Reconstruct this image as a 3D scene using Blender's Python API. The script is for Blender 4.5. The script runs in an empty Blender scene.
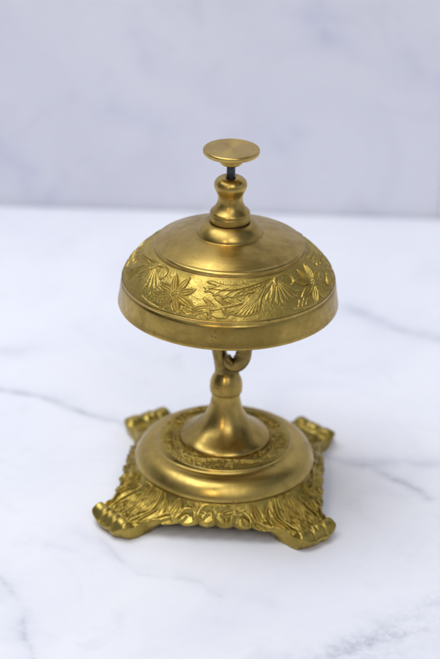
import bpy, math
import numpy as np
from mathutils import Matrix, Vector

rng = np.random.default_rng(7)
MM = 0.001
scene = bpy.context.scene
COL = scene.collection
PI = math.pi

# ------------------------------------------------------------------ helpers
def link(o, parent=None):
    COL.objects.link(o)
    if parent is not None:
        o.parent = parent
    return o

def mesh_from(name, V, F, mat, parent=None, smooth=True):
    """V (n,3) in millimetres, F (m,4) quads or list of faces"""
    me = bpy.data.meshes.new(name)
    V = np.asarray(V, dtype=np.float64) * MM
    if isinstance(F, np.ndarray):
        m, k = F.shape
        me.vertices.add(len(V)); me.vertices.foreach_set('co', V.astype(np.float32).ravel())
        me.loops.add(m * k); me.loops.foreach_set('vertex_index', F.astype(np.int32).ravel())
        me.polygons.add(m)
        me.polygons.foreach_set('loop_start', (np.arange(m) * k).astype(np.int32))
        me.update(calc_edges=True)
    else:
        me.from_pydata(V.tolist(), [], F)
    me.validate()
    me.polygons.foreach_set('use_smooth', np.full(len(me.polygons), smooth))
    me.materials.append(mat)
    me.update()
    o = bpy.data.objects.new(name, me)
    return link(o, parent)

def grid_faces(nr, nc, wrap=True):
    i, j = np.meshgrid(np.arange(nr - 1), np.arange(nc if wrap else nc - 1), indexing='ij')
    j2 = (j + 1) % nc
    F = np.stack([i * nc + j, (i + 1) * nc + j, (i + 1) * nc + j2, i * nc + j2], -1)
    return F

def submesh(name, V, F, mat, parent):
    u, inv = np.unique(F.ravel(), return_inverse=True)
    return mesh_from(name, V[u], inv.reshape(F.shape), mat, parent)

def chaikin(p, n=3):
    p = np.asarray(p, float)
    for _ in range(n):
        q = 0.75 * p[:-1] + 0.25 * p[1:]
        r = 0.25 * p[:-1] + 0.75 * p[1:]
        m = np.empty((len(q) * 2, 2)); m[0::2] = q; m[1::2] = r
        p = np.vstack([p[:1], m, p[-1:]])
    return p

def lathe(name, prof, mat, parent, n=256, sm=3, wob=None):
    """profile listed from the top (or inside) outward/downward -> normals out"""
    p = chaikin(prof, sm)
    th = np.arange(n) / n * 2 * PI
    r = p[:, 0][:, None]; z = p[:, 1][:, None] + 0 * th
    V = np.stack([r * np.cos(th), r * np.sin(th), z], -1)
    if wob is not None:
        V = wob(V)
    return mesh_from(name, V.reshape(-1, 3), grid_faces(len(p), n).reshape(-1, 4), mat, parent)

def smooth(x, a, b):
    t = np.clip((x - a) / (b - a), 0, 1)
    return t * t * (3 - 2 * t)

def vnoise(x, y, seed=0, wrapx=None):
    """value noise on arrays"""
    r = np.random.default_rng(seed).random((256, 256))
    xi = np.floor(x).astype(int); yi = np.floor(y).astype(int)
    fx = x - xi; fy = y - yi
    fx = fx * fx * (3 - 2 * fx); fy = fy * fy * (3 - 2 * fy)
    w = wrapx or 256
    g = lambda a, b: r[(a % w) % 256, b % 256]
    return ((g(xi, yi) * (1 - fx) + g(xi + 1, yi) * fx) * (1 - fy)
            + (g(xi, yi + 1) * (1 - fx) + g(xi + 1, yi + 1) * fx) * fy) - 0.5

# ------------------------------------------------------------------ relief canvas
class Canvas:
    def __init__(s, x0, x1, y0, y1, res=0.1, wrap=False):
        s.x0, s.y0, s.res, s.wrap = x0, y0, res, wrap
        s.nx = int(round((x1 - x0) / res)); s.ny = int(round((y1 - y0) / res))
        s.h = np.zeros((s.ny, s.nx))
    def brush(s, pts, wf, prof, h, mode='max', n=26, smoothc=True):
        pts = np.asarray(pts, float)
        if smoothc and len(pts) > 2:
            pts = chaikin(pts, 3)
        L = np.r_[0, np.cumsum(np.hypot(*np.diff(pts, axis=0).T))]
        ss = np.linspace(0, 1, n)
        P = np.stack([np.interp(ss * L[-1], L, pts[:, k]) for k in (0, 1)], -1)
        wm = max(wf(q) for q in ss) * 1.02 + s.res
        lo = P.min(0) - wm; hi = P.max(0) + wm
        i0 = int((lo[0] - s.x0) / s.res); i1 = int((hi[0] - s.x0) / s.res) + 2
        j0 = max(0, int((lo[1] - s.y0) / s.res)); j1 = min(s.ny, int((hi[1] - s.y0) / s.res) + 2)
        if j1 <= j0: return
        ix = np.arange(i0, i1); jy = np.arange(j0, j1)
        if not s.wrap:
            ix = ix[(ix >= 0) & (ix < s.nx)]
            if len(ix) == 0: return
        X, Y = np.meshgrid(s.x0 + (ix + .5) * s.res, s.y0 + (jy + .5) * s.res)
        best = np.full(X.shape, 1e9); S = np.zeros(X.shape); SG = np.zeros(X.shape)
        for k in range(n - 1):
            a, b = P[k], P[k + 1]; d = b - a; l2 = d @ d + 1e-12
            t = np.clip(((X - a[0]) * d[0] + (Y - a[1]) * d[1]) / l2, 0, 1)
            ex = X - a[0] - t * d[0]; ey = Y - a[1] - t * d[1]
            D = np.hypot(ex, ey); m = D < best
            best[m] = D[m]; S[m] = (ss[k] + t * (ss[1]))[m]
            SG[m] = np.sign(d[0] * ey - d[1] * ex)[m]
        W = np.vectorize(wf)(ss); Wp = np.interp(S, ss, W)
        d = best / np.maximum(Wp, 1e-4)
        val = np.where(d < 1, h * prof(np.clip(d, 0, 1), S, SG), 0)
        ii = ix % s.nx
        sub = s.h[np.ix_(jy, ii)]
        if mode == 'max': out = np.where(d < 1, np.maximum(sub, val), sub)
        elif mode == 'add': out = sub + val
        else: out = np.where(d < 1, val + 0 * sub, sub)          # 'set'
        s.h[np.ix_(jy, ii)] = out
    # brushes
    def stroke(s, pts, w, h, w1=None, mode='max'):
        w1 = w if w1 is None else w1
        s.brush(pts, lambda q: w + (w1 - w) * q, lambda d, S, g: np.sqrt(np.clip(1 - d * d, 0, 1)), h, mode)
    def groove(s, pts, w, h):
        s.brush(pts, lambda q: w * (0.35 + 0.65 * math.sin(PI * min(max(q, .02), .98))), lambda d, S, g: -(1 - d * d) ** 2, h, 'add')
    def leaf(s, pts, w, h, kind='vein', sk=0.8):
        def wf(q): return w * max(0.02, math.sin(PI * min(q, .999) ** sk)) ** 0.8
        def pv(d, S, g):
            edge = 1 - smooth(d, 0.82, 1.0)
            return edge * (0.38 + 0.62 * np.exp(-((d - 0.72) / .17) ** 2) + 0.55 * np.exp(-(d / .14) ** 2))
        def pr(d, S, g): return np.sqrt(np.clip(1 - d * d, 0, 1))
        def pf(d, S, g):                                            # one side higher, like a folded leaf
            return (1 - smooth(d, .75, 1)) * (0.65 + 0.35 * g * d)
        def pl(d, S, g):                                            # raised outline only
            return (1 - smooth(d, 0.85, 1.0)) * (0.15 + 0.85 * np.exp(-((d - 0.72) / .16) ** 2))
        s.brush(pts, wf, {'vein': pv, 'round': pr, 'fold': pf, 'loop': pl}[kind], h, 'set' if kind in ('loop', 'vein') else 'max')
    def dot(s, p, r, h):
        s.brush([p, (p[0] + .01, p[1])], lambda q: r, lambda d, S, g: np.sqrt(np.clip(1 - d * d, 0, 1)), h, n=2)
    def blur(s, k=1):
        for _ in range(k):
            a = s.h
            a = (np.roll(a, 1, 1) + 2 * a + np.roll(a, -1, 1)) / 4
            b = a.copy(); b[1:-1] = (a[:-2] + 2 * a[1:-1] + a[2:]) / 4
            s.h = b
    def crisp(s, k, amt):
        keep = s.h.copy(); s.blur(k); s.h = keep + amt * (keep - s.h)
    def sample(s, x, y):
        fx = (x - s.x0) / s.res - .5; fy = np.clip((y - s.y0) / s.res - .5, 0, s.ny - 1.001)
        i = np.floor(fx).astype(int); j = np.floor(fy).astype(int); fx = fx - i; fy = fy - j
        if s.wrap: a, b = i % s.nx, (i + 1) % s.nx
        else: a, b = np.clip(i, 0, s.nx - 1), np.clip(i + 1, 0, s.nx - 1)
        return ((s.h[j, a] * (1 - fx) + s.h[j, b] * fx) * (1 - fy)
                + (s.h[j + 1, a] * (1 - fx) + s.h[j + 1, b] * fx) * fy)

# ------------------------------------------------------------------ node helpers
class NT:
    def __init__(s, mat):
        s.t = mat.node_tree; s.n = s.t.nodes; s.l = s.t.links
    def new(s, typ, **kw):
        n = s.n.new(typ)
        for k, v in kw.items():
            if k.startswith('_'): setattr(n, k[1:], v)
            else: n.inputs[k].default_value = v
        return n
    def math(s, op, a, b=None, c=None, clamp=False):
        n = s.n.new('ShaderNodeMath'); n.operation = op; n.use_clamp = clamp
        for i, v in enumerate((a, b, c)):
            if v is None: continue
            if hasattr(v, 'is_output'): s.l.new(v, n.inputs[i])
            else: n.inputs[i].default_value = v
        return n.outputs[0]
    def vmath(s, op, a, b=None):
        n = s.n.new('ShaderNodeVectorMath'); n.operation = op
        for i, v in enumerate((a, b)):
            if v is None: continue
            if hasattr(v, 'is_output'): s.l.new(v, n.inputs[i])
            elif op == 'SCALE' and i == 1: n.inputs[3].default_value = v
            else: n.inputs[i].default_value = v
        return n.outputs[1] if op in ('LENGTH', 'DISTANCE', 'DOT_PRODUCT') else n.outputs[0]
    def noise(s, vec, scale, detail=3, rough=.5, dist=0.0, out=0):
        n = s.new('ShaderNodeTexNoise', Scale=scale, Detail=detail, Roughness=rough, Distortion=dist)
        s.l.new(vec, n.inputs['Vector']); return n.outputs[out]
    def ramp(s, fac, stops, interp='LINEAR'):
        n = s.n.new('ShaderNodeValToRGB'); s.l.new(fac, n.inputs[0]); e = n.color_ramp.elements
        n.color_ramp.interpolation = interp
        while len(e) < len(stops): e.new(0.5)
        for k, (p, c) in enumerate(stops):
            e[k].position = p; e[k].color = (*c, 1) if len(c) == 3 else c
        return n.outputs[0]
    def mix(s, fac, a, b, mode='MIX'):
        n = s.n.new('ShaderNodeMix'); n.data_type = 'RGBA'; n.blend_type = mode
        for idx, v in ((0, fac), (6, a), (7, b)):
            if hasattr(v, 'is_output'): s.l.new(v, n.inputs[idx])
            elif idx == 0: n.inputs[0].default_value = v
            else: n.inputs[idx].default_value = (*v, 1)
        return n.outputs[2]

def new_mat(name):
    m = bpy.data.materials.new(name); m.use_nodes = True
    return m, NT(m), m.node_tree.nodes['Principled BSDF']

def brass(name, base, dark, rough=0.3, aniso=0.0, brush=0.0, cast=0.0, tarn=0.5, spots=0.0):
    m, t, b = new_mat(name)
    tc = t.new('ShaderNodeTexCoord').outputs['Object']
    # slow tarnish clouds + fine mottling
    n1 = t.noise(tc, 45, 5, .62, .6)
    n2 = t.noise(tc, 260, 4, .6, .3)
    f = t.math('ADD', t.math('MULTIPLY', n1, .65), t.math('MULTIPLY', n2, .35))
    fac = t.ramp(f, [(0.42, (0, 0, 0)), (0.66, (1, 1, 1))])
    facm = t.math('MULTIPLY', fac, tarn)
    c = t.mix(facm, base, dark)
    # a few reddish brown freckles
    if spots > 0:
        v = t.new('ShaderNodeTexVoronoi', Scale=520.0, Randomness=1.0); t.l.new(tc, v.inputs['Vector'])
        sel = t.math('GREATER_THAN', t.noise(tc, 90, 3), .63)
        sp = t.math('MULTIPLY', t.math('LESS_THAN', v.outputs['Distance'], .30), sel)
        c = t.mix(t.math('MULTIPLY', sp, spots), c, (.10, .045, .012))
    t.l.new(c, b.inputs['Base Color'])
    b.inputs['Metallic'].default_value = 1.0
    rr = t.math('ADD', t.math('MULTIPLY', f, .44), rough - .22)
    rr = t.math('ADD', rr, t.math('MULTIPLY', facm, .12))
    hts = None
    if brush > 0:
        sx = t.new('ShaderNodeSeparateXYZ'); t.l.new(tc, sx.inputs[0])
        rad = t.math('SQRT', t.math('ADD', t.math('POWER', sx.outputs[0], 2), t.math('POWER', sx.outputs[1], 2)))
        cx = t.new('ShaderNodeCombineXYZ'); t.l.new(rad, cx.inputs[0]); t.l.new(sx.outputs[2], cx.inputs[2])
        ang = t.math('ARCTAN2', sx.outputs[1], sx.outputs[0])
        t.l.new(t.math('MULTIPLY', ang, 0.0012), cx.inputs[1])
        lines = t.noise(cx.outputs[0], 2600, 3, .7)
        wide = t.noise(cx.outputs[0], 700, 2, .6)
        rr = t.math('ADD', rr, t.math('MULTIPLY', t.math('SUBTRACT', lines, .5), .18))
        hts = t.math('ADD', t.math('MULTIPLY', lines, brush), t.math('MULTIPLY', wide, brush * 1.2))
    g = t.noise(tc, 520, 4, .65)
    hs = t.math('MULTIPLY', g, cast)
    hts = hs if hts is None else t.math('ADD', hts, hs)
    hts = t.math('ADD', hts, t.math('MULTIPLY', t.noise(tc, 120, 3), cast * 1.6))
    bp = t.new('ShaderNodeBump', Strength=1.0, Distance=0.001)
    t.l.new(hts, bp.inputs['Height']); t.l.new(bp.outputs[0], b.inputs['Normal'])
    t.l.new(t.math('MAXIMUM', rr, .08), b.inputs['Roughness'])
    if aniso > 0:
        b.inputs['Anisotropic'].default_value = aniso; b.inputs['Anisotropic Rotation'].default_value = .25
        tg = t.new('ShaderNodeTangent', _direction_type='RADIAL', _axis='Z')
        t.l.new(tg.outputs[0], b.inputs['Tangent'])
    return m

GOLD = (.51, .355, .098); OLD = (.22, .145, .036)
OLIVE = (.47, .345, .086); OLDO = (.22, .155, .034)
M_turned = brass('turned_brass', GOLD, OLD, .31, .55, .014, .006, .68, .25)
M_button = brass('button_brass', (.57, .40, .12), (.30, .195, .05), .34, .6, .03, .004, .4, .4)
M_rim = brass('rim_brass', (.47, .325, .085), (.20, .125, .028), .28, .4, .010, .010, .7, .35)
M_chased = brass('chased_brass', OLIVE, OLDO, .46, 0, 0, .085, .75, 0)
M_cast = brass('cast_brass', (.46, .345, .080), (.20, .135, .028), .38, 0, 0, .075, .85, .2)
M_torus = brass('polished_brass', (.52, .37, .100), OLD, .33, .3, .010, .010, .5, .5)
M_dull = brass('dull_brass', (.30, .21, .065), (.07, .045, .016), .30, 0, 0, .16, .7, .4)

def plain_metal(name, col, rough):
    m, t, b = new_mat(name)
    tc = t.new('ShaderNodeTexCoord').outputs['Object']
    n = t.noise(tc, 600, 4, .6)
    t.l.new(t.ramp(n, [(0.35, tuple(c * .5 for c in col)), (.65, col)]), b.inputs['Base Color'])
    b.inputs['Metallic'].default_value = 1; b.inputs['Roughness'].default_value = rough
    bp = t.new('ShaderNodeBump', Strength=.6, Distance=.0003); t.l.new(n, bp.inputs['Height']); t.l.new(bp.outputs[0], b.inputs['Normal'])
    return m
M_steel = plain_metal('blued_steel', (.10, .11, .13), .36)
M_gap_shade, _t, _b = new_mat('gap_shade'); _b.inputs['Base Color'].default_value = (.05, .03, .018, 1); _b.inputs['Roughness'].default_value = .7  # dark brown painted as the shade in the gap below the finial

# ------------------------------------------------------------------ marble
def vein_field(t, P, pts, width, amp, nz, seed):
    """soft distance mask round a polyline (metres) in the surface's own coordinates"""
    off = t.vmath('SUBTRACT', nz, (.5, .5, .5))
    Q = t.vmath('ADD', P, t.vmath('SCALE', off, amp))
    best = None
    for a, b in zip(pts[:-1], pts[1:]):
        a3 = (a[0] * MM, a[1] * MM, 0); d = ((b[0] - a[0]) * MM, (b[1] - a[1]) * MM, 0)
        l2 = d[0] ** 2 + d[1] ** 2
        pa = t.vmath('SUBTRACT', Q, a3)
        h = t.math('DIVIDE', t.vmath('DOT_PRODUCT', pa, d), l2, clamp=True)
        sc = t.n.new('ShaderNodeVectorMath'); sc.operation = 'SCALE'; sc.inputs[0].default_value = d; t.l.new(h, sc.inputs[3])
        D = t.vmath('LENGTH', t.vmath('SUBTRACT', pa, sc.outputs[0]))
        best = D if best is None else t.math('MINIMUM', best, D)
    k = t.math('DIVIDE', best, width * MM)
    return t.math('POWER', 2.718, t.math('MULTIPLY', t.math('POWER', k, 1.25), -1))

def marble(name, veins, base, cool, rough, cloud_amt, axis='XY'):
    m, t, b = new_mat(name)
    tc = t.new('ShaderNodeTexCoord').outputs['Object']
    if axis == 'XZ':
        sp = t.new('ShaderNodeSeparateXYZ'); t.l.new(tc, sp.inputs[0])
        cb = t.new('ShaderNodeCombineXYZ'); t.l.new(sp.outputs[0], cb.inputs[0]); t.l.new(sp.outputs[2], cb.inputs[1]); tc = cb.outputs[0]
    else:
        sp = t.new('ShaderNodeSeparateXYZ'); t.l.new(tc, sp.inputs[0])
        cb = t.new('ShaderNodeCombineXYZ'); t.l.new(sp.outputs[0], cb.inputs[0]); t.l.new(sp.outputs[1], cb.inputs[1]); tc = cb.outputs[0]
    nz = t.noise(tc, 38, 6, .6, 0, out=1)
    cl = t.noise(tc, 9, 6, .62, .8)
    cl2 = t.noise(tc, 26, 5, .65, 1.2)
    c = t.mix(t.ramp(cl, [(.42, (0, 0, 0)), (.72, (1, 1, 1))]), base, cool)
    c = t.mix(t.math('MULTIPLY', t.ramp(cl2, [(.55, (0, 0, 0)), (.75, (1, 1, 1))]), cloud_amt), c, tuple(x * .80 for x in cool))
    brk = t.ramp(t.noise(tc, 60, 4, .6), [(.30, (.12, .12, .12)), (.62, (1, 1, 1))])
    fine = t.ramp(t.noise(tc, 300, 4, .7, .5), [(.38, (.35, .35, .35)), (.6, (1, 1, 1))])
    for (pts, w, amp, st, col, tex) in veins:
        f = vein_field(t, tc, pts, w, amp * MM, nz, 0)
        f = t.math('MULTIPLY', f, brk)
        if tex: f = t.math('MULTIPLY', f, fine)
        c = t.mix(t.math('MULTIPLY', f, st, clamp=True), c, col)
    t.l.new(c, b.inputs['Base Color'])
    b.inputs['Roughness'].default_value = rough
    b.inputs['Specular IOR Level'].default_value = .35
    return m

VG = (.24, .26, .33); VB = (.44, .47, .56)
table_veins = [
    ([(-150, 100), (-105, 84), (-91, 79), (-76, 71), (-57, 60), (-38, 50)], 1.5, 9, .75, VG, 0),
    ([(-150, 104), (-105, 88), (-76, 75), (-38, 54)], 6.0, 14, .22, VB, 0),
    ([(36, 35), (42, 32), (53, 28), (64, 24), (74, 15), (88, 0)], 2.2, 12, .70, VG, 0),
    ([(53, 28), (73, 27), (110, 27)], 4.5, 16, .50, VB, 0),
    ([(60, 183), (73, 171), (84, 158), (112, 148), (160, 140)], 3.2, 12, .42, VG, 0),
    ([(50, 185), (84, 160), (130, 146)], 11, 16, .22, VB, 0),
    ([(-50, -42), (-39, -61), (-31, -68), (-9, -70), (1, -80)], 1.2, 10, .17, VG, 0),
    ([(-60, -36), (-39, -61), (-9, -70), (20, -86)], 4, 14, .20, VB, 0),
    ([(-110, -66), (-88, -73), (-83, -79), (-75, -92), (-72, -113), (-66, -130), (-60, -170)], 1.5, 12, .48, VG, 1),
    ([(-90, -66), (-78, -90), (-70, -130)], 7, 18, .26, VB, 0),
    ([(20, -130), (36, -122), (49, -113), (65, -101), (90, -78), (120, -60)], 7, 22, .60, VB, 1),
    ([(25, -132), (49, -116), (66, -105), (80, -98)], 2.6, 16, .55, VG, 1),
    ([(55, -122), (75, -112), (90, -104)], 5, 20, .45, VB, 1),
    ([(-110, 124), (-103, 122), (-97, 126)], 5, 12, .35, VB, 0),
    ([(-70, -47), (-58, -52)], 3, 10, .25, VB, 0),
]
M_table = marble('white_marble', table_veins, (.81, .82, .855), (.74, .755, .82), .36, .30)
wall_veins = [
    ([(-140, 40), (-112, 10), (-100, -10)], 8, 30, .45, (.46, .48, .66), 0),
    ([(30, 120), (43, 112), (48, 102)], 6, 20, .5, (.44, .46, .66), 0),
    ([(-75, 62), (-62, 58), (-45, 48)], 7, 20, .30, (.46, .48, .68), 0),
    ([(14, 46), (24, 40), (30, 50)], 8, 20, .35, (.46, .48, .68), 0),
    ([(85, 95), (110, 80), (140, 20)], 9, 30, .25, (.50, .52, .66), 0),
    ([(-60, 100), (-52, 88)], 5, 20, .35, (.46, .46, .66), 0),
]
M_wall = marble('pale_marble', wall_veins, (.74, .755, .83), (.66, .675, .76), .5, .35, 'XZ')

# ------------------------------------------------------------------ setting
def rounded_slab(name, x0, x1, y0, y1, z0, z1, rad, mat):
    pr = [(0, z0)] + [(0, z1 - rad)]
    rings = []
    for k in range(7):
        a = k / 6 * PI / 2
        rings.append((rad * (1 - math.cos(a)), z1 - rad + rad * math.sin(a)))
    rings = [(0, z0)] + rings
    V = []; F = []
    for ins, z in rings:
        V += [(x0 + ins, y0 + ins, z), (x1 - ins, y0 + ins, z), (x1 - ins, y1 - ins, z), (x0 + ins, y1 - ins, z)]
    for i in range(len(rings) - 1):
        for j in range(4):
            F.append((i * 4 + j, i * 4 + (j + 1) % 4, (i + 1) * 4 + (j + 1) % 4, (i + 1) * 4 + j))
    n = len(V); F.append((n - 4, n - 3, n - 2, n - 1)); F.append((3, 2, 1, 0))
    return mesh_from(name, V, F, mat, None, smooth=False)
tb = rounded_slab('tabletop', -750, 750, -560, 303, -30, 0, 2.5, M_table)
tb['kind'] = 'structure'; tb.rotation_euler.z = math.radians(-1.3)
wl = rounded_slab('backdrop_wall', -900, 900, 304.5, 335, -500, 640, 1, M_wall)
wl['kind'] = 'structure'; wl.rotation_euler.z = math.radians(-1.3)
wp = rounded_slab('backdrop_panel', 113, 900, 299, 304, .3, 640, 1, M_wall)
wp['kind'] = 'structure'; wp.rotation_euler.z = math.radians(-1.3)

# ------------------------------------------------------------------ the bell
bell = bpy.data.objects.new('desk_bell', None); link(bell)
bell.empty_display_size = .02
bell['label'] = 'ornate antique brass desk bell with round push button and four footed base on white marble'
bell['category'] = 'desk bell'

# --- button
btn = lathe('button', [(0, 156.75), (5, 156.72), (10.2, 156.7), (10.9, 156.65), (11.25, 156.3), (11.3, 155.6), (11.2, 154.9), (10.9, 154.55), (9.5, 154.45), (4.8, 154.4)], M_button, bell)
lathe('button_collar', [(4.7, 154.5), (4.75, 154.0), (4.5, 153.9), (4.5, 151.2), (4.4, 150.5), (3.9, 150.1), (2.0, 150.0), (0, 150)], M_turned, btn, 128, 2)
# --- threaded plunger rod
zz = np.linspace(151, 130, 150); th = np.arange(40) / 40 * 2 * PI
ZZ, TH = np.meshgrid(zz, th, indexing='ij')
rr = 1.72 + .06 * np.sin(2 * PI * ZZ / 0.7 + TH)
V = np.stack([rr * np.cos(TH), rr * np.sin(TH), ZZ], -1).reshape(-1, 3)
mesh_from('plunger_rod', V, grid_faces(150, 40).reshape(-1, 4), M_steel, bell)
# --- dome shell
dome = lathe('bell_dome', [(7.4, 125.3), (8.4, 125.65), (9.5, 125.5), (10.6, 125.0), (11.8, 124.0), (12.8, 122.8), (13.35, 121.8), (13.5, 121.1), (13.65, 120.8), (14.2, 120.75), (15.2, 120.65), (18, 120.15), (21.5, 119.4), (25, 118.3), (28, 117.0), (29.0, 116.55), (29.5, 116.55), (30.1, 116.35), (30.5, 115.9), (30.55, 115.3), (30.5, 114.6), (30.6, 114.25), (31.1, 114.1)], M_turned, bell, 384, 3)
# chased band
DEG = .66
cv = Canvas(-180 * DEG, 180 * DEG, 0, 19, .1, wrap=True)
def TP(x0, s):                       # motif coordinates: degrees from its flower, t across the band
    return lambda *p: [((x0 + a * s) * DEG, 19 * b) for a, b in p]
def flower(cx, cy, rot, R, seed):
    g = np.random.default_rng(seed)
    for k in range(8):
        a = rot + k * PI / 4 + g.normal(0, .05)
        L = R * g.uniform(.92, 1.08)
        b = a + g.normal(0, .08)
        p = [(cx + 1.1 * math.cos(a), cy + 1.1 * math.sin(a)), (cx + L * .55 * math.cos(a), cy + L * .55 * math.sin(a)), (cx + L * math.cos(b), cy + L * math.sin(b))]
        cv.leaf(p, 1.75, .66, 'vein', .85)
    cv.dot((cx, cy), 1.75, .45)
    for k in range(6): cv.dot((cx + .95 * math.cos(k * 1.047), cy + .95 * math.sin(k * 1.047)), .5, .75)
    cv.dot((cx, cy), .6, .8)
for i, (x0, x1) in enumerate([(-33, 60), (60, 150), (150, 237), (-123, -33)]):
    s = (x1 - x0) / 94.0; T = TP(x0, s); g = np.random.default_rng(20 + i)
    J = lambda a: a + g.normal(0, .35)
    # main stem from flower foot rising to the upper edge and over the next flower
    cv.stroke(T((9, .97), (16, .90), (24, .74), (40, .60), (54, .40), (66, .13), (74, .03)), .55, .5, .8)
    cv.stroke(T((2, 1.0), (8, .98), (14, .93)), .35, .35, .5)
    # small bud at the stem foot
    cv.leaf(T((16, .95), (14, .82), (20, .72), (30, .72)), 1.5, .66, 'vein')
    cv.leaf(T((24, .86), (30, .90), (35, .82)), 1.2, .5, 'fold')
    cv.leaf(T((8, .98), (5, .88), (9, .80)), 1.0, .5, 'fold')
    cv.groove(T((17, .86), (20, .78), (25, .78)), .3, .4)
    # long serrated acanthus leaf lying to the left along the upper edge
    base = (64, .10)
    cv.leaf(T((67, .05), (52, .17), (36, .33), (17, .26)), 3.0, .42, 'round', 1.5)
    for k in range(6):
        u = k / 5
        bx, by = 52 - 28 * u, .26 + .08 * math.sin(PI * u)
        cv.leaf(T((bx + 4, by - .10), (bx - 2, by + .02), (bx - 6, by + .16 - .03 * abs(k - 3))), 1.25, .50, 'round', 1.3)
        cv.leaf(T((bx + 5, by - .10), (bx - 1, by - .14), (bx - 6, by - .16)), .95, .46, 'round', 1.3)
    cv.groove(T((64, .08), (50, .20), (34, .31), (20, .27)), .4, .5)
    for k in range(6):
        u = k / 5; bx, by = 54 - 28 * u, .18 + .10 * math.sin(PI * u)
        cv.groove(T((bx + 2, by), (bx - 3, by + .07), (bx - 7, by + .19)), .28, .38)
    # sprigs and tendrils filling the ground under the long leaf
    for a0, b0, a1, b1, a2, b2, w_ in [(26, .74, 22, .60, 18, .50, 1.1), (33, .68, 30, .56, 25, .48, 1.0), (30, .70, 33, .84, 31, .95, 1.0), (37, .64, 35, .56, 31, .52, .8),
                                       (22, .78, 24, .90, 22, .98, .8), (44, .55, 41, .50, 38, .47, .7), (12, .92, 8, .86, 10, .74, .8)]:
        cv.leaf(T((a0, b0), (a1, b1), (a2, b2)), w_, .52, 'vein', .9)
    cv.stroke(T((28, .72), (24, .64), (20, .64), (19, .72), (22, .75)), .3, .42, .2)
    cv.stroke(T((69, .03), (77, .05), (81, .16), (79.5, .34), (77, .36)), .42, .48, .25)
    # oval loop
    cv.leaf(T((40, .34), (48, .32), (58, .20)), 1.25, .62, 'loop', 1.3)
    # plume of long feathers falling from the stem
    for k in range(7):
        u = k / 6
        cv.leaf(T((60 - 4 * (1 - u), .26), (54 - 5 * (1 - u), .40), (47 - 5 * (1 - u) + 4 * u, .66), (35 + 15 * u, .76 + .17 * math.sin(PI * (u * .6 + .25))), (33 + 15.5 * u, .73 + .14 * u)), .78, .58, 'round', 1.3)
        cv.groove(T((56, .32), (46 + 4 * u, .60), (36.5 + 14 * u, .82)), .25, .3)
    # drop petal and palmette fan
    cv.leaf(T((67, .10), (67, .40), (67, .74)), 5.5, .24, 'round', 1.4)
    for k in range(9):
        u = k / 8; a = math.radians(150 - 112 * u)
        L = .56 + .05 * math.sin(u * PI) + g.uniform(-.03, .04)
        ex, ey = 67 + 15.5 * math.cos(a), .13 + L * math.sin(a) ** .6
        cv.leaf(T((67, .13), ((67 + ex) / 2 - 2.5 * (u - .5), (.02 + ey) / 2), (ex, ey - .03), (ex + 2.2 * (u - .4), ey)), 1.1, .40, 'round', 1.9)
    cv.leaf(T((65.5, .30), (65.5, .18), (69, .03)), 1.15, .85, 'round', .8)
    cv.leaf(T((58, .56), (60, .42), (63, .22)), .9, .7, 'fold', .9)
    # scroll tendril curling to the next flower
    cv.stroke(T((72, .90), (82, .97), (90, .98)), .3, .3, .5)
    for k in range(3): cv.leaf(T((74 + k * 3, .92), (76 + k * 3, .84), (77 + k * 4, .74)), .5, .38, 'fold')
    flower(x0 * DEG, 19 * .55, .40 + .1 * i, 9.5, 50 + i)
# hammered ground round the ornament
yy, xx = np.meshgrid((np.arange(cv.ny) + .5) * .1, (np.arange(cv.nx) + .5) * .1, indexing='ij')
gr = vnoise(xx * 1.5, yy * 1.5, 3) * .10 + vnoise(xx * .45, yy * .45, 4) * .12 + vnoise(xx * 3.3, yy * 3.3, 5) * .05
cv.h += gr * (1 - .55 * np.clip(cv.h / .4, 0, 1))
cv.crisp(14, .9); cv.blur(2)
nth, nv = 2200, 130
tt = np.linspace(0, 1, nv); thd = np.arange(nth) / nth * 360 - 180
p0 = np.array([31.0, 114.15]); p1 = np.array([43.0, 101.7]); nn = np.array([p0[1] - p1[1], p1[0] - p0[0]]); nn /= np.hypot(*nn)
T2, TD = np.meshgrid(tt, thd, indexing='ij')
bul = 1.15 * (4 * T2 * (1 - T2)) ** .9
fade = smooth(T2, 0, .09) * (1 - smooth(T2, .95, 1))
hh = cv.sample(TD * DEG, T2 * 19) * fade * .95
R2 = p0[0] + (p1[0] - p0[0]) * T2 + nn[0] * (bul + hh)
Z2 = p0[1] + (p1[1] - p0[1]) * T2 + nn[1] * (bul + hh)
a = np.radians(TD)
V = np.stack([R2 * np.sin(a), -R2 * np.cos(a), Z2], -1).reshape(-1, 3)
mesh_from('engraved_band', V, grid_faces(nv, nth).reshape(-1, 4), M_chased, dome)
# rim band + inside of the bell
lathe('rim', [(42.95, 101.8), (43.1, 101.3), (43.35, 101.45), (43.5, 101.3), (43.5, 100.9), (43.35, 100.4), (43.3, 100.1), (43.4, 99.9), (43.7, 99.4), (43.9, 98.4), (44.25, 96), (44.65, 93), (45.0, 91.2), (45.1, 90.6), (44.9, 90.0), (44.3, 89.75), (43.4, 89.8), (42.9, 90.2), (42.8, 92), (42.3, 99), (40, 104), (35, 109.5), (29, 113.5), (22, 116), (12, 118), (3, 118.5), (0, 118.5)], M_rim, dome, 384, 3)
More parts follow.
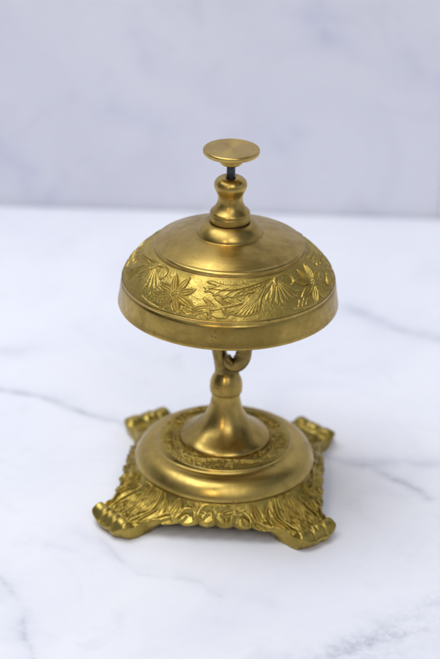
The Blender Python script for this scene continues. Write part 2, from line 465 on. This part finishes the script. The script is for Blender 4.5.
# --- finial
lathe('shade_ring', [(7.3, 126.2), (7.5, 125.7), (7.6, 125.2), (7.6, 124.5)], M_gap_shade, bell, 96, 1)  # added ring; its dark colour stands in for shadow between finial and dome
lathe('finial', [(1.9, 143.9), (2.4, 144.5), (3.6, 144.6), (5.0, 144.2), (6.1, 143.2), (6.65, 141.8), (6.6, 140.3), (6.0, 138.9), (5.35, 137.6), (5.0, 136.2), (5.0, 134.8), (5.3, 133.4), (6.0, 132.0), (6.9, 131.0), (7.7, 130.3), (8.05, 129.7), (8.05, 129.3), (7.95, 128.9), (8.15, 128.5), (8.25, 128.0), (8.2, 126.4), (8.0, 125.9), (7.4, 125.75), (5, 125.7)], M_turned, bell, 192, 3)

# --- stem: trumpet foot with knob on top
stem = lathe('stem', [(5.9, 48.2), (5.9, 46.8), (6.0, 45.5), (6.35, 43.5), (6.9, 41.3), (7.7, 39), (8.9, 36.6), (10.5, 34.4), (12.6, 32.5), (15.0, 30.9), (17.3, 29.5), (18.6, 28.5), (19.25, 27.7), (19.3, 27.1), (19.0, 26.6), (18.8, 26.2), (18.0, 25.5)], M_turned, bell, 256, 3)
def knobwob(V):
    return V
knob = lathe('stem_knob', [(0, 59.6), (1.5, 59.4), (3.2, 58.6), (4.8, 57.0), (6.0, 55.0), (6.6, 53.4), (6.75, 52.7), (6.6, 52.45), (6.75, 52.2), (6.85, 51), (6.85, 49.4), (6.7, 48.4), (6.3, 48.0), (5.0, 47.9)], M_turned, stem, 160, 3)

def sweep(name, pts, rad, mat, parent, n=20, flat=None, sub=3):
    """tube along 3-D points with a radius per point; flat=(sx,sy) squashes the section"""
    P = np.asarray(pts, float); Rr = np.asarray(rad, float)
    A = np.c_[P, Rr]
    for _ in range(sub):
        q = .75 * A[:-1] + .25 * A[1:]; r = .25 * A[:-1] + .75 * A[1:]
        m = np.empty((len(q) * 2, A.shape[1])); m[0::2] = q; m[1::2] = r; A = np.vstack([A[:1], m, A[-1:]])
    P, Rr = A[:, :3], A[:, 3]
    Tn = np.gradient(P, axis=0); Tn /= np.linalg.norm(Tn, axis=1)[:, None]
    B = np.array([0, 1., 0]); V = []
    for p, tn, r in zip(P, Tn, Rr):
        s = np.cross(tn, B); s /= np.linalg.norm(s); u = np.cross(s, tn)
        for k in range(n):
            a = 2 * PI * k / n
            ca, sa = math.cos(a), math.sin(a)
            if flat:
                e = flat[2] if len(flat) > 2 else 2
                ca = math.copysign(abs(ca) ** (2 / e), ca); sa = math.copysign(abs(sa) ** (2 / e), sa)
                V.append(p + s * ca * r * flat[0] + u * sa * r * flat[1])
            else: V.append(p + s * ca * r + u * sa * r)
    m = len(P); F = [tuple(int(x) for x in f) for f in grid_faces(m, n).reshape(-1, 4)]
    F.append(tuple(range(n))[::-1]); F.append(tuple(range((m - 1) * n, m * n)))
    F = [f[::-1] for f in F]
    return mesh_from(name, np.array(V), F, mat, parent)

# post rising from the knob to the inside of the bell, leaning left
sweep('post', [(0.2, 0.5, 55), (-.8, .4, 58.5), (-2.0, .2, 62), (-3.2, 0, 67), (-4.7, 0, 74), (-6.0, 0, 84), (-6.0, 0, 100), (-3.5, 0, 112), (-3, 0, 118.4)],
      [5.4, 4.2, 3.3, 3.0, 2.9, 2.9, 3.1, 3.0, 3.0], M_dull, stem, 24)
# J shaped striker hooked round the post
ham = sweep('hammer', [(7.6, -1, 96), (7.4, -1.4, 84), (7.2, -2.0, 76), (7.2, -2.6, 69), (6.6, -3.2, 65.2), (4.2, -3.7, 62.6), (1.9, -3.8, 62.6), (.6, -3.6, 64.4), (.3, -3.2, 66.6)],
      [3.1, 3.1, 3.2, 3.3, 3.3, 3.2, 2.6, 2.1, 1.3], M_dull, bell, 24, flat=(1, .95, 3.2))
for k in range(9):
    zr = 79 - k * 1.5; xr = 4.6 + (0 if k < 6 else -(k - 5) * .5)
    sweep('ridge', [(xr + .2, -5.0, zr), (xr + 1.7, -5.7 + .04 * k, zr + .35)], [.45, .30], M_dull, ham, 8, sub=1)
# lever arm under the dome, its end showing right of the striker
sweep('lever', [(-3, 1, 92), (6, 0, 91.5), (12, -2, 88.5), (13.5, -3, 86), (13.8, -3, 84.5)], [1.5, 1.5, 1.5, 1.3, 1.0], M_steel, bell, 14)

# --- base: engraved ring, polished ring, cast plate with four feet
torus_prof = [(27.2, 25.9), (27.6, 26.2), (27.9, 26.0), (28.1, 25.6), (28.35, 25.1), (28.8, 24.6), (29.7, 24.35), (31.2, 24.3), (32.8, 23.9), (34.4, 23.0), (35.9, 21.6), (37.1, 19.8), (37.8, 18.2), (38.0, 17.0), (37.8, 16.4), (37.3, 15.7), (36.4, 15.0)]
base = lathe('base', torus_prof, M_torus, bell, 320, 3)
RM = 23.6
cr = Canvas(-PI * RM, PI * RM, 0, 9, .08, wrap=True)
NW = 9; per = 2 * PI * RM / NW
for k in range(NW):
    x = -PI * RM + k * per; sgn = 1 if k % 2 else -1; g = np.random.default_rng(300 + k)
    mid = 4.5
    pts = [(x - .5, mid), (x + per * .25, mid + sgn * 2.2), (x + per * .6, mid + sgn * 1.2), (x + per + .3, mid)]
    cr.stroke(pts, .5, .55, .55)
    for q in range(5):
        u = .15 + .17 * q; bx = x + per * u; by = mid + sgn * 1.7 * math.sin(PI * u)
        ln = g.uniform(2.6, 3.6); aa = -sgn * g.uniform(.7, 1.2)
        cr.leaf([(bx, by), (bx + ln * .5, by + aa * 1.3), (bx + ln * .8, by + aa * 3.0)], .75, .55, 'fold', .8)
        if q % 2: cr.leaf([(bx, by), (bx + ln * .4, by + sgn * .9), (bx + ln * .9, by + sgn * 1.6)], .6, .45, 'fold', .8)
    cx, cy = x + per * .62, mid - sgn * 1.6
    for q in range(6):
        a = q * PI / 3 + k; cr.leaf([(cx, cy), (cx + 1.7 * math.cos(a), cy + 1.7 * math.sin(a))], .55, .6, 'round', .8)
    cr.dot((cx, cy), .6, .8)
yy, xx = np.meshgrid((np.arange(cr.ny) + .5) * .08, (np.arange(cr.nx) + .5) * .08, indexing='ij')
cr.h += vnoise(xx * 1.6, yy * 1.6, 8) * .16 * (1 - .5 * np.clip(cr.h / .4, 0, 1))
cr.crisp(14, .9); cr.blur(2)
nth, nv = 1500, 60
tt = np.linspace(0, 1, nv); ph = np.arange(nth) / nth * 2 * PI - PI
T2, A2 = np.meshgrid(tt, ph, indexing='ij')
R2 = 18.6 + (27.75 - 18.6) * T2
Z2 = 26.7 - .3 * T2 - .5 * (2 * T2 - 1) ** 2 + .5 + cr.sample(A2 * RM, T2 * 9) * smooth(T2, 0, .06) * (1 - smooth(T2, .94, 1)) * 1.7
V = np.stack([R2 * np.sin(A2), -R2 * np.cos(A2), Z2], -1).reshape(-1, 3)
mesh_from('engraved_ring', V, grid_faces(nv, nth).reshape(-1, 4), M_chased, base)

# plate outline in the corner frame (a along the diagonal, b across)
out = np.array([(58.0, 0), (57.9, 3), (57.7, 6), (57.0, 8.2), (55.9, 9.9), (54.2, 10.8), (52.4, 10.9), (50.2, 10.3), (48.0, 10.5), (45.6, 11.8), (42.6, 14.6), (39.3, 18.2), (36, 21.6), (32.5, 25.1), (28.8, 28.8)])
pa, pr = np.arctan2(out[:, 1], out[:, 0]), np.hypot(out[:, 0], out[:, 1])
ROT = -5.0
NTH = 2000
TH = np.arange(NTH) / NTH * 2 * PI
def corner_frame(theta):
    """index of corner and signed angle from its diagonal"""
    q = (theta - math.radians(45 + ROT)) / (PI / 2)
    k = np.round(q); return k.astype(int) % 4, (q - k) * PI / 2
KC, PHI = corner_frame(TH)
Ro = np.interp(np.abs(PHI), pa, pr)
# soften interpolation corners, circular
for _ in range(14): Ro = (np.roll(Ro, 1) + 2 * Ro + np.roll(Ro, -1)) / 4
aa = Ro * np.cos(PHI); bb = Ro * np.sin(PHI)
xs = (aa - np.abs(bb)) / math.sqrt(2) * np.sign(bb)     # position along the side
sidew = 1 - smooth(np.abs(xs), 19, 25)
Ro = Ro + sidew * (1.8 * np.abs(np.sin(PI * (xs + .4) / 7.4)) ** .7 - 1.1)
footw = smooth(aa, 50, 54)
Ro = Ro + footw * .22 * np.cos(2 * PI * bb / 7.0 + KC)
for _ in range(2): Ro = (np.roll(Ro, 1) + 2 * Ro + np.roll(Ro, -1)) / 4
RI = 36.6
# relief canvas on the plan of one plate
pc = Canvas(-66, 66, -66, 66, .11)
for k in range(4):
    d = math.radians(45 + ROT + 90 * k); cd, sd = math.cos(d), math.sin(d)
    g = np.random.default_rng(70 + k)
    def K(*pts): return [(a * cd - b * sd, a * sd + b * cd) for a, b in pts]
    # piled pointed leaflets down the middle
    for row, (a0, nb, sp) in enumerate([(50.3, 3, 4.0), (47.4, 2, 4.2), (44.6, 3, 3.8), (41.6, 2, 3.6)]):
        for q in range(nb):
            b0 = (q - (nb - 1) / 2) * sp + g.uniform(-.3, .3)
            pc.leaf(K((a0 + 1.0, b0), (a0 - 1.4, b0), (a0 - 5.2, b0 * .92)), 2.35, .95, 'vein', .75)
    # tear-drop loops and a few broad leaves beside it
    for sg in (-1, 1):
        pc.stroke(K((50.6, sg * 5.6), (46.5, sg * 6.4), (42.0, sg * 6.4), (37.5, sg * 4.0)), .75, 1.05, .8)
        pc.leaf(K((50.4, sg * 8.2), (46, sg * (9.4)), (42, sg * (10.4)), (38.2, sg * 8.0)), 2.6, 1.15, 'loop', 1.3)
        pc.leaf(K((48, sg * 8.9), (44.5, sg * 9.8), (41, sg * 9.6)), 1.0, .9, 'fold', 1.2)
        pc.stroke(K((50.6, sg * 10.6), (46.4, sg * 11.6), (42, sg * 14.4), (37, sg * 16.4)), .9, 1.05, .9)
        pc.leaf(K((41.0, sg * 14.5), (38.2, sg * 14.2), (34.8, sg * 13.4)), 1.8, 1.0, 'vein', .9)
    for sg in (-1, 1):                       # rosette of short leaves under the round tier
        for q, an in enumerate((-.55, -.2, .15, .5)):
            pc.leaf(K((37.2, sg * 1.2 + 9 * sg * abs(an)), (39.3, sg * (2.2 + 10 * abs(an))), (41.6, sg * (4.2 + 9.5 * abs(an)))), 1.0, .8, 'fold', .9)
        pc.leaf(K((32.8, sg * 21.5), (31.6, sg * 24.2), (29.6, sg * 26.6)), 1.3, .9, 'vein', .9)
        pc.leaf(K((34.6, sg * 17.5), (34.4, sg * 19.6), (33.4, sg * 22.2)), 1.1, .9, 'fold', .9)
    # comma scrolls and beads along the side between this foot and the next
    e = math.radians(90 + ROT + 90 * k); ce, se = math.cos(e), math.sin(e)
    def Sd(*pts): return [(dd * ce + x * se, dd * se - x * ce) for x, dd in pts]
    for q in (-2.6, -1.55, -.5, .5, 1.55, 2.6):
        x = q * 7.6 + g.uniform(-.4, .4); m = -1 if q < 0 else 1
        z_ = g.uniform(.9, 1.12)
        pc.stroke(Sd((x + m * 3.2, 41.4), (x + m * 3.0, 39.0), (x + m * .2, 37.9), (x - m * 2.6 * z_, 38.6)), 1.25, 1.2, .35)
        pc.leaf(Sd((x + m * 1.2, 42.2), (x + m * .9, 40.6), (x - m * .9, 39.7)), .75, 1.0, 'round', .8)
        pc.leaf(Sd((x - m * 3.8, 41.2), (x - m * 4.0, 39.4), (x - m * 2.6, 37.6)), .9, .85, 'fold', .8)
yy, xx = np.meshgrid((np.arange(pc.ny)) * .11, (np.arange(pc.nx)) * .11, indexing='ij')
pc.h += (vnoise(xx * .9, yy * .9, 11) * .18 + vnoise(xx * .3, yy * .3, 12) * .4)
pc.crisp(18, .7); pc.blur(2)
def plate_top(R, th):
    kc, phi = corner_frame(th)
    a = R * np.cos(phi); b = R * np.sin(phi)
    z = 4.6 + 11.6 * np.exp(-(R - 37.0) / 5.6)
    bw = 1 - .75 * smooth(np.abs(b), 8.8, 11.2)
    lob = 1 + .08 * np.cos(2 * PI * b / 7.0 + kc) - .42 * np.exp(-((b + 3.6 - .3 * kc) / .75) ** 2) - .36 * np.exp(-((b - 3.1 - .2 * kc) / .75) ** 2) - .12 * np.exp(-((b - .1) / .5) ** 2)
    crest = smooth(a, 50.8, 53.4) * (1 - .75 * smooth(a, 54.2, 58.4))
    z = z + bw * lob * np.where(kc < 2, 2.7, 3.5) * crest
    z = z - smooth(a, 55.6, 58.5) * 1.6 * bw
    rel = pc.sample(R * np.cos(th), R * np.sin(th))
    w = 1.3 * smooth(R, 37.3, 38.0) * (1 - smooth(a, 50.2, 51.6) * .75)
    return z + rel * w * 1.0
ns = 110
s = np.linspace(0, 1, ns)[:, None]
Rt = RI + (Ro - RI)[None, :] * s ** .9
Zt = plate_top(Rt, TH[None, :] + 0 * Rt)
ztop = Zt[-1]
zbot = 6.6 * (1 - smooth(Ro * np.cos(PHI), 41, 52))
dz = ztop - zbot
flute = .28 * np.abs(np.sin(PI * xs / 2.45)) * sidew
rowsR, rowsZ = [Rt], [Zt]
for f, ro in [(.04, .22), (.12, .42), (.25, .55), (.45, .60), (.65, .45), (.82, .15), (.93, -.15), (.985, -.55), (1.0, -1.1)]:
    rowsR.append((Ro + ro - flute * math.sin(PI * f) - footw * 2.2 * f ** 1.5 - footw * .7 * (1 - np.abs(np.sin(PI * (bb + 1.3 * KC) / 5.2)) ** .5) * math.sin(PI * f))[None]); rowsZ.append((ztop - dz * f)[None])
for ins, up in [(5.0, 0), (5.6, .9), (6.0, 3.0)]:
    rowsR.append((Ro - ins)[None]); rowsZ.append((zbot + up * (zbot > 1) + .0)[None])
rowsR.append(np.full((1, NTH), 30.0)); rowsZ.append(np.full((1, NTH), 9.6) * 0 + np.maximum(zbot, 9.0)[None])
rowsR.append(np.full((1, NTH), 2.0)); rowsZ.append(np.full((1, NTH), 9.6))
RR = np.vstack(rowsR); ZZ = np.vstack(rowsZ)
# every cast foot is a little different: bent round and drawn out by its own amount
def around(vals):
    c = [math.radians(45 + ROT + 90 * k) for k in range(-1, 5)]
    v = [vals[3]] + list(vals) + [vals[0]]
    cs = np.interp(TH, c, v)
    for _ in range(3000 // 10): cs = (np.roll(cs, 1) + cs + np.roll(cs, -1)) / 3
    return cs
bend = np.radians(around([10.0, -7.5, -3.3, 2.6])); draw = around([1.44, 1.60, 1.17, 1.05])
RR = np.where(RR > 39, 39 + (RR - 39) * draw, RR)
wbend = smooth(RR, 38, 50); THW = TH + bend * wbend - PHI * around([0, 0, .06, .14]) * smooth(RR, 44, 52)
V = np.stack([RR * np.cos(THW), RR * np.sin(THW), ZZ], -1).reshape(-1, 3)
nr = len(RR)
F = grid_faces(nr, NTH)
ac = (RR * np.cos(PHI))[:-1]; rc = RR[:-1]
isfoot = (ac > 44.5) & (rc > 40)
plate = submesh('base_plate', V, F[~isfoot].reshape(-1, 4), M_cast, base)
for k in range(4):
    submesh('foot', V, F[isfoot & (KC[None] == k)].reshape(-1, 4), M_cast, base)

# ------------------------------------------------------------------ lights
def area(name, loc, target, size, power, col, size_y=None):
    L = bpy.data.lights.new(name, 'AREA'); L.energy = power; L.color = col
    L.shape = 'RECTANGLE'; L.size = size; L.size_y = size_y or size
    o = bpy.data.objects.new(name, L); link(o)
    o.location = loc
    o.rotation_euler = (Vector(target) - Vector(loc)).to_track_quat('-Z', 'Y').to_euler()
    return o
area('window_light', (-.48, -.10, 1.5), (0, .05, .0), 1.35, 21, (.94, .96, 1.0), 1.1)
area('front_fill', (.35, -1.5, 1.5), (0, 0, .05), .9, 8.5, (1.0, .97, .94), .7)  # added fill softbox in front, out of view, brightens table and brass
area('warm_lamp', (-.38, -1.25, .86), (0, 0, .05), .14, 2.6, (1.0, .80, .55))
w = bpy.data.worlds.new('World'); scene.world = w; w.use_nodes = True
bg = w.node_tree.nodes['Background']; wt = NT(w)
wc = wt.new('ShaderNodeTexCoord').outputs['Generated']
wn = wt.noise(wc, 1.6, 2, .5, .4)                        # a dim room: pale walls broken by darker furniture
wf = wt.ramp(wn, [(.43, (.04, .04, .05)), (.53, (.56, .63, .86)), (.66, (1.2, 1.3, 1.66))])
wt.l.new(wf, bg.inputs[0]); bg.inputs[1].default_value = .45

# ------------------------------------------------------------------ camera
pitch, roll, F_, W_, H_ = math.radians(26.5), math.radians(1.2), 2000., 440., 659.
f = Vector((0, math.cos(pitch), -math.sin(pitch))); u = Vector((0, math.sin(pitch), math.cos(pitch))); r = Vector((1, 0, 0))
r2 = r * math.cos(roll) + u * math.sin(roll); u2 = u * math.cos(roll) - r * math.sin(roll)
cd = bpy.data.cameras.new('camera'); cam = bpy.data.objects.new('camera', cd); link(cam)
Mx = Matrix((( r2.x, u2.x, -f.x), (r2.y, u2.y, -f.y), (r2.z, u2.z, -f.z))).to_4x4()
pos = Vector((-3.045, -737.086, 444.31)) * MM
cam.matrix_world = Matrix.Translation(pos) @ Mx
cd.sensor_fit = 'VERTICAL'; cd.sensor_height = 36; cd.lens = F_ / H_ * 36
cd.clip_start = .01; cd.clip_end = 50
cd.dof.use_dof = True
cd.dof.focus_distance = (Vector((0, -.038, .088)) - pos).dot(f)
cd.dof.aperture_fstop = 8.0
scene.camera = cam
scene.view_settings.view_transform = 'Standard'
scene.view_settings.look = 'None'
scene.view_settings.exposure = 0.0
